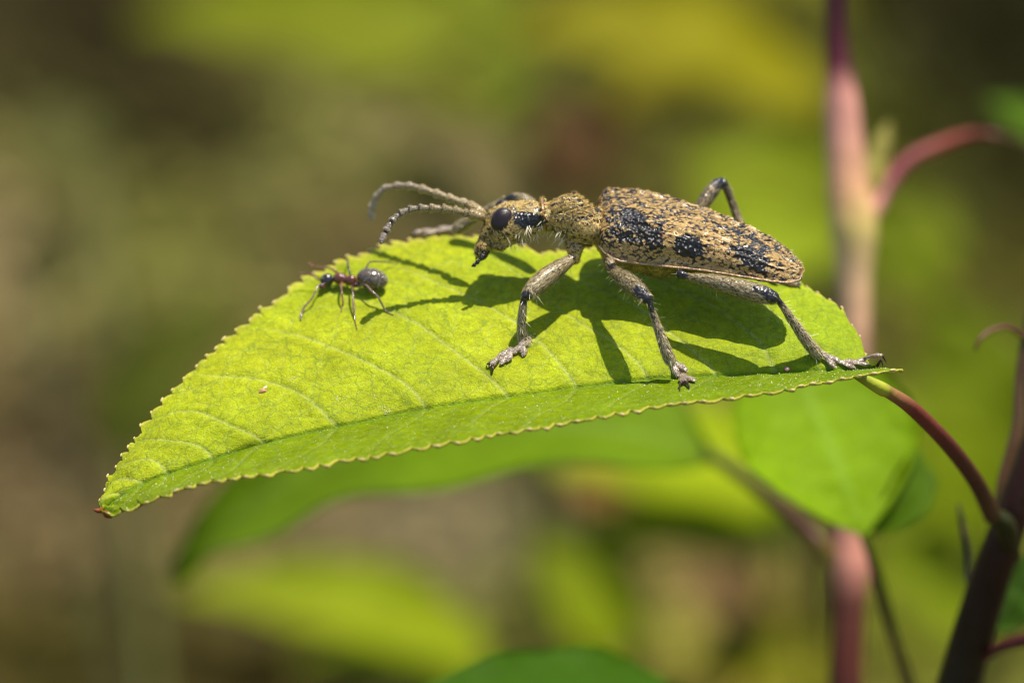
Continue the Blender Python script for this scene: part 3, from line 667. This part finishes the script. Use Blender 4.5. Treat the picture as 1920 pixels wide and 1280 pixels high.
r = antenna([(914, 405), (876, 383), (864, 379), (838, 370), (815, 362), (787, 353), (764, 348), (741, 349), (720, 354), (706, 370), (698, 389), (696, 415)], .2, 1.9, (.34, .26, .18), (.50, .40, .33))
flush_hair(r)

# legs
KN = (.012, .011, .014)
def leg(femur, tibia, tarsus, claws, flat_n, coxa=None, black=(), name='leg', nh=7500, spur=None):
    """femur/tibia: (px,py,Y,r px); tarsus: list of segment ((px,py,r)..) on the leaf"""
    tb = lambda L_, fl=1.0: tube([P(a, b, c) for a, b, c, d in L_], [d/100 for a, b, c, d in L_], 16, flat=fl, up=flat_n, sub=5)
    ps = [tb(femur), tb(tibia)]
    if coxa: ps.append(tb(coxa))
    V, F = remesh(*join(*ps), .013, 2)
    x, y = pxof(V); N = vnorm(V, tris(F)); kx, ky = femur[-1][:2]
    V = V+N*((vnoise(V, 20, 2)-.5)*.006)[:, None]
    base = TAN*.5; cc = np.array(base)*(.3+.6*sstep(.3, .75, vnoise(V, 18, 7)))[:, None]
    bl = np.zeros(len(V))
    for (ax_, ay_, r0, r1) in black: bl = np.maximum(bl, sstep(r1, r0, np.hypot(x-ax_, y-ay_)+4*(vnoise(V, 12, 3)-.5)))
    cc = cc+(np.array(KN)-cc)*bl[:, None]
    o = mk(name, V, F, M_cut2, beetle, col=cc)
    fa = P(*femur[0][:3]); fb = P(*femur[-1][:3]); ta = P(*tibia[0][:3]); tb_ = P(*tibia[-1][:3])
    def dr(p, n):
        s1 = np.linalg.norm(p-(fa+fb)/2, axis=1) < np.linalg.norm(p-(ta+tb_)/2, axis=1); d1 = (fb-fa)/np.linalg.norm(fb-fa); d2 = (tb_-ta)/np.linalg.norm(tb_-ta)
        return np.where(s1[:, None], d1, d2)
    def kp(p, n):
        xx, yy = pxof(p); b = np.zeros(len(p))
        for (ax_, ay_, r0, r1) in black: b = np.maximum(b, sstep(r1, r0, np.hypot(xx-ax_, yy-ay_)))
        return (rng.random(len(p)) > b*.97)*(rng.random(len(p)) < .72)
    HA.append(hairs(V, F, nh, dr, kp, L=.085, W=.0062, lift=.12, col=hcol((.46, .37, .20), .5), jit=.16))
    HA.append(hairs(V, F, int(nh*.02), dr, lambda p, n: (n[:, 2] < .1)+(n[:, 0] > .5), L=.12, W=.005, lift=.9, col=hcol((.7, .66, .45), .15), jit=.3))
    flush_hair(o)
    # foot: flat lobed joints with an orange felted sole, then two claws
    tv = []; 
    for (p0, p1, w0, w1, off0, off1) in tarsus:
        a, b = on_leaf(*p0, off0), on_leaf(*p1, off1)
        n = LN[np.argmin((lpx-p1[0])**2+(lpy-p1[1])**2)]
        ax_ = (b-a)/np.linalg.norm(b-a); sd = np.cross(ax_, n)
        if w1 > 8:   # a pad split into two lobes
            for g in (-1, 1):
                o_ = sd*g*w1/100*.58
                tv.append(tube([a, a*.6+b*.4+o_*.45, a*.2+b*.8+o_, b+ax_*.03+o_*1.25], [w0/100*.75, (w0+w1)*.5/100*.5, w1/100*.52, w1/100*.26], 12, flat=.5, up=n, sub=4))
        else: tv.append(tube([a, a*.6+b*.4, a*.2+b*.8, b], [w0/100*.6, (w0*.5+w1*.5)/100*.8, w1/100, w1/100*.8], 12, flat=.7, up=n, sub=4))
    V, F = join(*tv); F = [tuple(q) for q in F]
    nz_ = vnoise(V, 22, 9); nn = vnorm(V, tris(F)); cc = np.array([.30, .24, .18])*(.4+1.0*nz_)[:, None]
    cc = cc+(np.array([.55, .22, .06])-cc)*(sstep(.1, -.5, nn[:, 2])*.8)[:, None]
    ft = mk('foot', V, F, M_cut2, o, col=cc)
    HA.append(hairs(V, F, 700, lambda p, n: np.tile((on_leaf(*tarsus[-1][1], 0)-on_leaf(*tarsus[0][0], 0)), (len(p), 1)), None, L=.045, W=.007, lift=.2, col=hcol((.46, .38, .28), .3), jit=.3)); 
    v, f, c = HA.pop(); ft_h = (v, f, c)
    cs = []
    for cl in claws: cs.append(tube([on_leaf(a, b, d) for a, b, d in cl], [.028, .022, .006][:len(cl)], 8, sub=5))
    V, F = join(*cs); mk('claw', V, F, M_cut2, o, col=np.tile([.03, .012, .01], (len(V), 1)))
    HV.append(ft_h)
    return o
HV = []
up_cam = (0, -1, .2)
leg([(1080, 478, -.31, 7), (1068, 488, -.4, 10.5), (1045, 504, -.55, 15.5), (1018, 525, -.72, 18), (998, 543, -.85, 15.5), (986, 555, -.9, 10)],
    [(984, 555, -.9, 7), (981, 572, -.86, 6.8), (978, 603, -.76, 8), (980, 628, -.62, 10), (984, 644, -.62, 9.5), (988, 634, -.6, 8)],
    [((981, 650), (974, 664), 8, 13, .10, .05), ((958, 662), (946, 673), 12, 13, .07, .06), ((948, 674), (937, 681), 8, 9, .07, .06), ((935, 677), (922, 688), 5, 7, .12, .07)],
    [[(923, 687, .08), (916, 687, .08), (912, 684, .02)], [(923, 689, .07), (924, 697, .06), (921, 703, .01)]],
    up_cam, coxa=None, black=[(986, 556, 10, 17), (1079, 478, 6, 12)])
leg([(1142, 490, -.55, 11), (1147, 503, -.7, 9.5), (1158, 514, -.95, 12), (1178, 528, -1.3, 16.5), (1198, 546, -1.62, 16), (1213, 561, -1.78, 11.5)],
    [(1216, 563, -1.8, 6.5), (1223, 585, -1.75, 6.5), (1236, 622, -1.66, 8.5), (1248, 655, -1.58, 10.5), (1256, 674, -1.5, 11)],
    [((1260, 681), (1277, 700), 6, 13, .10, .06), ((1279, 705), (1290, 718), 8, 14, .07, .05), ((1281, 712), (1283, 722), 6, 6, .07, .05)],
    [[(1282, 722, .07), (1275, 727, .07), (1275, 735, .02)], [(1285, 722, .07), (1291, 728, .06), (1292, 731, .01)]],
    up_cam, black=[(1215, 563, 10, 16), (1203, 548, 9, 15), (1195, 542, 7, 12), (1220, 575, 6, 14), (1146, 497, 6, 10), (1225, 592, 3, 7)])
leg([(1276, 514, -1.05, 9), (1290, 519, -1.12, 7), (1315, 523, -1.22, 10), (1350, 531, -1.35, 14.5), (1395, 543, -1.48, 18), (1430, 552, -1.55, 17), (1449, 558, -1.58, 13)],
    [(1455, 559, -1.58, 6.5), (1466, 572, -1.52, 6), (1485, 600, -1.38, 8), (1510, 636, -1.18, 10.5), (1532, 663, -.98, 11.5)],
    [((1542, 671), (1566, 684), 8, 11, .12, .06), ((1572, 681), (1598, 685), 5, 10, .05, .05), ((1598, 683), (1622, 681), 8, 9, .06, .05), ((1620, 677), (1650, 675), 5, 7, .10, .09)],
    [[(1650, 674, .1), (1656, 677, .08), (1662, 682, .02)], [(1648, 676, .1), (1652, 683, .08), (1655, 688, .02)]],
    up_cam, black=[(1449, 553, 12, 18), (1432, 546, 8, 14), (1415, 541, 5, 11), (1278, 515, 9, 13), (1462, 566, 4, 10)])
# far side
leg([(1020, 415, .6, 10), (1000, 390, .8, 12), (985, 378, .9, 13), (970, 373, 1.0, 11), (957, 372, 1.1, 8)],
    [(955, 372, 1.1, 7), (930, 386, 1.3, 8), (900, 402, 1.5, 9), (875, 418, 1.65, 12), (858, 430, 1.75, 12)],
    [((852, 434), (825, 434), 9, 10, .08, .06), ((822, 436), (800, 438), 7, 9, .05, .05), ((798, 437), (778, 441), 5, 5, .07, .05)],
    [[(780, 441, .06), (774, 441, .05), (770, 444, .01)], [(782, 442, .06), (777, 445, .05), (774, 448, .01)]], up_cam, black=[(958, 370, 8, 13)], nh=2500)
leg([(1290, 420, .55, 9), (1312, 392, .7, 12), (1328, 368, .8, 14), (1342, 349, .9, 13), (1352, 341, .95, 9)],
    [(1356, 342, .95, 8), (1366, 362, 1.0, 7.5), (1380, 400, 1.05, 8), (1400, 450, 1.0, 9), (1428, 510, .9, 10)],
    [((1432, 520), (1458, 530), 8, 10, .10, .06), ((1460, 529), (1490, 536), 7, 8, .06, .05)],
    [[(1490, 536, .05), (1496, 538, .05), (1500, 542, .01)], [(1490, 534, .05), (1497, 533, .05), (1502, 536, .01)]], up_cam, black=[(1354, 338, 12, 18), (1345, 344, 8, 13), (1338, 366, 3, 7)], nh=2500)
leg([(1170, 450, .55, 9), (1190, 436, .75, 12), (1210, 426, .9, 13), (1225, 425, 1.0, 9)],
    [(1228, 427, 1.0, 7), (1245, 440, 1.05, 8), (1265, 462, 1.1, 9), (1278, 474, 1.15, 9)],
    [((1282, 478), (1300, 486), 8, 10, .08, .06), ((1302, 486), (1325, 490), 7, 8, .06, .05)],
    [[(1325, 490, .05), (1330, 492, .05), (1334, 494, .01)], [(1325, 489, .05), (1330, 487, .05), (1334, 488, .01)]], up_cam, black=[(1225, 425, 8, 13)], nh=1500)
for k, h in enumerate(HV): HA.append(h)
flush_hair(beetle, 'foot_hair')

# elytra
SUT = [(1126, 391), (1135, 385), (1155, 380.5), (1200, 383), (1250, 394), (1300, 410), (1350, 428), (1400, 447), (1450, 472), (1485, 492), (1502, 504)]
def elytron(sgn):
    ns, ncr = 240, 80; s = np.linspace(0, 1, ns); t = 1-(1-s)**1.0
    sx = np.interp(t, np.linspace(0, 1, 2), [1123, 1503])
    # more samples at both ends
    sx = 1123+380*(.5-.5*np.cos(math.pi*s))
    st = np.array(SUT, float); sy = np.interp(sx, st[:, 0], st[:, 1]); ker = np.hanning(15); ker /= ker.sum(); sy = np.convolve(np.pad(sy, 7, mode='edge'), ker, 'valid')
    botl = np.interp(sx, [1122, 1130, 1145, 1165, 1200, 1250, 1320, 1400, 1450, 1480, 1497, 1503], [452, 468, 481, 487, 491, 496, 504, 517, 525, 526, 521, 507])
    front = np.clip((sx-1123)/26, 0, 1); fr = np.sqrt(1-(1-front)**2); tail = np.clip((1503-sx)/52, 0, 1); tl = np.sqrt(1-(1-tail)**2)
    Wd = np.interp(sx, [1123, 1180, 1250, 1350, 1430, 1503], [.86, .88, .86, .78, .64, .50])*(.72+.28*fr)*tl
    drop = (botl-sy)/100; H = np.maximum((drop-Wd*math.sin(ROLL))/math.cos(ROLL), .02)
    V = np.zeros((ns, ncr, 3)); cr = np.linspace(0, 1, ncr)
    for j, c in enumerate(cr):
        ph = c*math.pi/2*1.02; e = .72
        w = Wd*min(math.sin(ph), 1)**e if c > 0 else 0*Wd; h = -H*(1-max(math.cos(ph), 0)**.62)
        h = h+.045*np.exp(-((c-.30)/.05)**2)*tl*fr+.040*np.exp(-((c-.52)/.06)**2)*tl*fr-.015*np.exp(-(c/.03)**2)
        h = h+.05*fr*0; flare = .06*sstep(.92, 1, c)*fr
        h = h-(1-fr)*.16*(1-.5*c)
        k = cY(sx)
        cen = np.stack([(sx-960)/100*(1+k/DIST), k+0*sx, (640-sy)/100*(1+k/DIST)], 1)
        V[:, j] = cen+(w+flare)[:, None]*WD*sgn+h[:, None]*ND
        V[:, j, 1] += .0
    V = V.reshape(-1, 3); i = np.arange(ns*ncr).reshape(ns, ncr); Q = np.stack([i[:-1, :-1], i[:-1, 1:], i[1:, 1:], i[1:, :-1]], -1).reshape(-1, 4)
    if sgn > 0: Q = Q[:, ::-1]
    N = vnorm(V, tris(Q))
    if N[:, 2].mean() < 0: Q = Q[:, ::-1]; N = -N
    x, y = pxof(V)
    V = V+N*((.05*(vnoise(V, 5, 1)-.5)+.035*(vnoise(V, 13, 2)-.5))*.8)[:, None]
    n0 = len(V); lo = np.concatenate([i[:, 0], i[-1, 1:], i[::-1, -1][1:], i[0, ::-1][1:]]); r = np.stack([lo[:-1], lo[:-1]+n0, lo[1:]+n0, lo[1:]], -1)
    return V, N, Q, i, r, cr, x, y
def spot(x, y):
    d = np.sqrt(((x-1290)/29)**2+((y-461-(x-1290)*.1)/23)**2); return d
def dark_cov(x, y, c):
    """share of bare black cuticle on the wing case"""
    b = .66+0*x
    g = lambda cx, cy_, rx, ry, ang=0: np.exp(-(((x-cx)*math.cos(ang)+(y-cy_)*math.sin(ang))/rx)**2-((-(x-cx)*math.sin(ang)+(y-cy_)*math.cos(ang))/ry)**2)
    b = b+.36*g(1178, 410, 38, 18, .2)+.30*g(1212, 440, 36, 20, .2)+.36*g(1165, 440, 20, 9, .3)+.24*g(1226, 458, 14, 20)-.40*g(1252, 458, 9, 26)+.42*g(1410, 480, 30, 18, .4)+.25*g(1370, 466, 28, 10, .3)+.32*g(1418, 500, 16, 14)+.25*g(1415, 448, 30, 8, .45)
    b = b-.30*g(1262, 435, 26, 18)-.25*g(1340, 452, 34, 14, .2)-.30*g(1340, 485, 26, 14)-.2*g(1250, 478, 24, 10)-.15*g(1150, 470, 24, 10)-.12*g(1300, 498, 100, 7, .09)-.12*g(1480, 505, 25, 20)
    return np.clip(b, .05, .95)
for sgn in (1, -1):
    V, N, Q, gi, r, cr, x, y = elytron(sgn)
    n0 = len(V); C01 = np.tile(cr, len(V)//len(cr)); nz = mott(V)
    dc = dark_cov(x, y, C01)
    under = ORG_*(1.1-.4*vnoise(V, 3, 4)[:, None]); bare = sstep(.02, -.05, nz-dc)
    og = np.exp(-(((x-1262)/40)**2+((y-440)/22)**2))+np.exp(-(((x-1345)/40)**2+((y-470)/22)**2)); og = np.clip(og, 0, 1)[:, None]
    under = under*og+(1-og)*np.array([.19, .13, .05])
    cc = under+(BLK-under)*bare[:, None]
    if sgn < 0:
        sp = sstep(1.05, .93, spot(x, y)+.16*(vnoise(V, 9, 6)-.5)); cc = cc+(BLK*.8-cc)*sp[:, None]
        rim = sstep(.955, .975, C01)[:, None]; cc = cc+(np.array([.34, .19, .09])-cc)*rim*.8
    o = mk('wing_case', np.vstack([V, V-N*.03]), np.vstack([Q, Q[:, ::-1]+n0, r]), M_cut, beetle, col=np.vstack([cc, cc*.5]),
           label='near wing case with one solid black oval spot' if sgn < 0 else 'far wing case seen edge-on')
    def kp(p, n):
        xx, yy = pxof(p); m = mott(p)
        k = (m > dark_cov(xx, yy, 0)+.05)
        if sgn < 0: k = k*(spot(xx, yy)+.16*(vnoise(p, 9, 6)-.5) > 1.0)
        og = np.exp(-(((xx-1252)/24)**2+((yy-445)/30)**2))+np.exp(-(((xx-1350)/40)**2+((yy-462)/14)**2))
        return k*(n[:, 1] < .8)*(rng.random(len(p)) > .62*np.clip(og, 0, 1))
    def dr(p, n):
        a = 1.1*(vnoise(p, 1.6, 51)-.5)*2; d = np.zeros((len(p), 3)); d[:, 0] = np.cos(a); d[:, 2] = -.25+np.sin(a)*.8; d[:, 1] = -.15; return d
    v, f, c = hairs(V, Q, 105000 if sgn < 0 else 50000, dr, kp, L=.052, W=.009, lift=.14, col=hcol((.53, .345, .12), .5), jit=.35)
    mk('hair', v, f, M_hair, o, col=c, kind='stuff', smooth=False)
    if sgn < 0:
        q = V.reshape(-1, len(cr), 3)[4:-3, -2][::6]; v, f = tube(q+[0, -.012, -.004], [.024]*len(q), 8, sub=2)
        mk('wing_rim', v, f, M_cut2, o, col=np.tile([.42, .27, .15], (len(v), 1))*(.6+.7*vnoise(v, 12, 3))[:, None])
    # fringe round the hind tip
    v, f, c = hairs(V, Q, 6000, lambda p, n: np.tile([1, 0, -.2], (len(p), 1)), lambda p, n: (pxof(p)[0] > 1478)*(rng.random(len(p)) < .35), L=.08, W=.006, lift=.6, col=hcol((.62, .52, .32), .2), jit=.4)
    mk('bristle', v, f, M_hair, o, col=c, kind='stuff', smooth=False)

# ------------------------------------------------------------------ the ant
ant = thing('ant', on_leaf(655, 540), 'small glossy dark brown ant walking near the leaf edge ahead of the beetle', 'ant')
def A(px, py, h=.1):
    """a point seen at px, py that floats h above the blade"""
    base = on_leaf(px, py); return P(px, py, base[1]-h*1.3)
RB = lambda th: np.array([[math.cos(th), 0, -math.sin(th)], [0, 1, 0], [math.sin(th), 0, math.cos(th)]])
gast = ellipsoid(A(698, 523, .32), np.array([.30, .205, .205]), RB(math.radians(-12)), nu=36, nv=26)
ps = [gast, ellipsoid(A(613, 525, .26), np.array([.135, .12, .125]), RB(.6)), ellipsoid(A(604, 537, .2), np.array([.07, .07, .065])),
      ellipsoid(A(637, 522, .26), np.array([.135, .115, .115])), ellipsoid(A(649, 524, .22), np.array([.10, .08, .08])), ellipsoid(A(659, 526, .24), np.array([.11, .10, .11])), ellipsoid(A(665, 534, .18), np.array([.06, .05, .06])),
      tube([A(620, 524, .24), A(640, 524, .22), A(660, 530, .2), A(668, 536, .2), A(674, 534, .22), A(686, 528, .28)], [.03, .05, .04, .035, .04, .06], 10), ellipsoid(A(670, 533, .2), np.array([.025, .04, .06]))]
V, F = remesh(*join(*ps), .011, 3); x, y = pxof(V); N = vnorm(V, tris(F))
s = (x-698)*math.cos(.21)+(y-523)*math.sin(.21)
for q in (-6, 8, 17): V = V-N*(.022*np.exp(-((s-q)/1.3)**2)*(x > 674))[:, None]
cc = np.where((x > 674)[:, None], np.array([.075, .055, .042]), np.where((x < 626)[:, None], np.array([.022, .018, .018]), np.array([.10, .026, .014])))
cc = cc+(np.array([.10, .035, .012])-cc)*(sstep(14, 5, np.hypot(x-603, y-542)))[:, None]
ab = mk('body', V, F, M_ant, ant, col=cc)
v, f, c = hairs(V, F, 1500, lambda p, n: np.tile([1, 0, -.1], (len(p), 1)), lambda p, n: pxof(p)[0] > 676, L=.05, W=.0045, lift=.25, col=hcol((.4, .36, .26), .2), jit=.3)
mk('hair', v, f, M_hair, ab, col=c, kind='stuff', smooth=False)
for (xx, yy, h) in ((605, 523, .36),):
    V, F = ellipsoid(A(xx, yy, h), np.array([.025, .02, .03]), nu=14, nv=8); mk('eye', V, F, M_eye, ant)
BR = np.array([.14, .065, .035])
def thin(nm, pts, r, colr=BR):
    V, F = tube([A(*p) for p in pts], [q/100 for q in r], 8, sub=5); mk(nm, V, F, M_ant, ant, col=np.tile(colr, (len(V), 1))*(.6+.8*vnoise(V, 20, 3))[:, None])
thin('antenna', [(603, 533, .26), (596, 536, .30), (590, 550, .26), (584, 561, .2), (572, 574, .12), (565, 589, .07), (564, 599, .04)], [1.6, 1.7, 1.6, 1.8, 2.1, 2.2, 1.4], (.16, .10, .08))
thin('antenna', [(600, 526, .3), (592, 521, .34), (584, 513, .38), (571, 512, .36), (558, 510, .34)], [1.4, 1.5, 1.3, 1.5, .9])
thin('leg', [(638, 516, .24), (626, 506, .38), (617, 502, .36), (605, 501, .24), (592, 500, .12), (586, 498, .06), (580, 493, .04)], [2.2, 2.3, 1.9, 2.1, 1.6, 1.5, 1.9], (.20, .075, .035))
thin('leg', [(641, 530, .2), (640, 538, .28), (641, 550, .26), (643, 568, .12), (641, 576, .05), (640, 583, .02)], [2.6, 2.3, 1.7, 1.9, 1.3, 1.0], (.18, .08, .05))
thin('leg', [(659, 534, .2), (661, 546, .30), (662, 553, .28), (663, 575, .16), (665, 592, .07), (666, 604, .03), (669, 617, .02)], [2.2, 2.0, 1.5, 2.4, 1.5, 1.2, .9], (.14, .075, .05))
thin('leg', [(657, 518, .24), (654, 504, .36), (652, 491, .34), (652, 487, .3), (655, 486, .1)], [1.8, 1.9, 1.7, 1.8, 1.0], (.04, .03, .025))
thin('leg', [(673, 530, .2), (682, 510, .36), (690, 496, .48), (694, 491, .48), (712, 490, .36), (727, 491, .2), (740, 494, .06), (750, 490, .03)], [1.8, 2.0, 1.8, 1.7, 1.7, 1.4, 1.0, .7], (.09, .055, .04))
thin('leg', [(672, 537, .2), (684, 533, .34), (697, 546, .36), (708, 556, .30), (716, 570, .16), (722, 581, .07), (730, 587, .03), (738, 590, .02)], [1.8, 2.0, 2.3, 1.9, 1.8, 1.4, 1.0, .8], (.20, .12, .09))

# ------------------------------------------------------------------ specks
def speck(px, py, r, colr, label, name, cat):
    V, F = ellipsoid(on_leaf(px, py, r*.7), np.array([r*1.3, r, r]), nu=14, nv=9); V += (vnoise(V, 14, 5)[:, None]-.5)*.04
    mk(name, V, F, M_stem, None, col=np.tile(colr, (len(V), 1)), label=label, cat=cat)
speck(1475, 693, .045, (.40, .22, .20), 'tiny pinkish grain lying on the leaf between the middle and hind feet', 'debris_grain', 'grain')
k = 1100; ii = rng.integers(0, len(LV), k*3); uu = (ii//len(LVS))/NU; vv = LVS[ii % len(LVS)]
m = ((vv < -.02)*(vv > -.95)*(rng.random(len(ii)) < .85)+(vv > .0)*(vv < .95)*(rng.random(len(ii)) < .10)).astype(bool)*(uu > .05); ii = ii[m][:k]
ex = []
for (a_, b_, n_, r_) in ((722, 771, 30, 7), (717, 766, 16, 9), (550, 712, 12, 5), (630, 748, 22, 8), (654, 759, 12, 5), (700, 745, 10, 6), (500, 683, 10, 6), (345, 730, 16, 9), (556, 706, 10, 4), (1425, 722, 8, 3), (900, 620, 8, 5), (430, 850, 6, 4)):
    for q in range(n_): ex.append(np.argmin((lpx-random.gauss(a_, r_*.6))**2+(lpy-random.gauss(b_, r_*.5))**2))
ii = np.concatenate([ii, np.array(ex)])
oct_ = np.array([(1, 0, 0), (-1, 0, 0), (0, 1, 0), (0, -1, 0), (0, 0, 1), (0, 0, -1)], float); of = np.array([(0, 2, 4), (2, 1, 4), (1, 3, 4), (3, 0, 4), (2, 0, 5), (1, 2, 5), (3, 1, 5), (0, 3, 5)])
rs = .006+.010*rng.random(len(ii))**6
VV = (LV[ii][:, None]+LN[ii][:, None]*.004+oct_[None]*rs[:, None, None]).reshape(-1, 3); FF = (of[None]+np.arange(len(ii))[:, None, None]*6).reshape(-1, 3)
mk('pollen_grains', VV, FF, M_pollen, main_leaf, kind='stuff')
# dusty crumbs near the fold
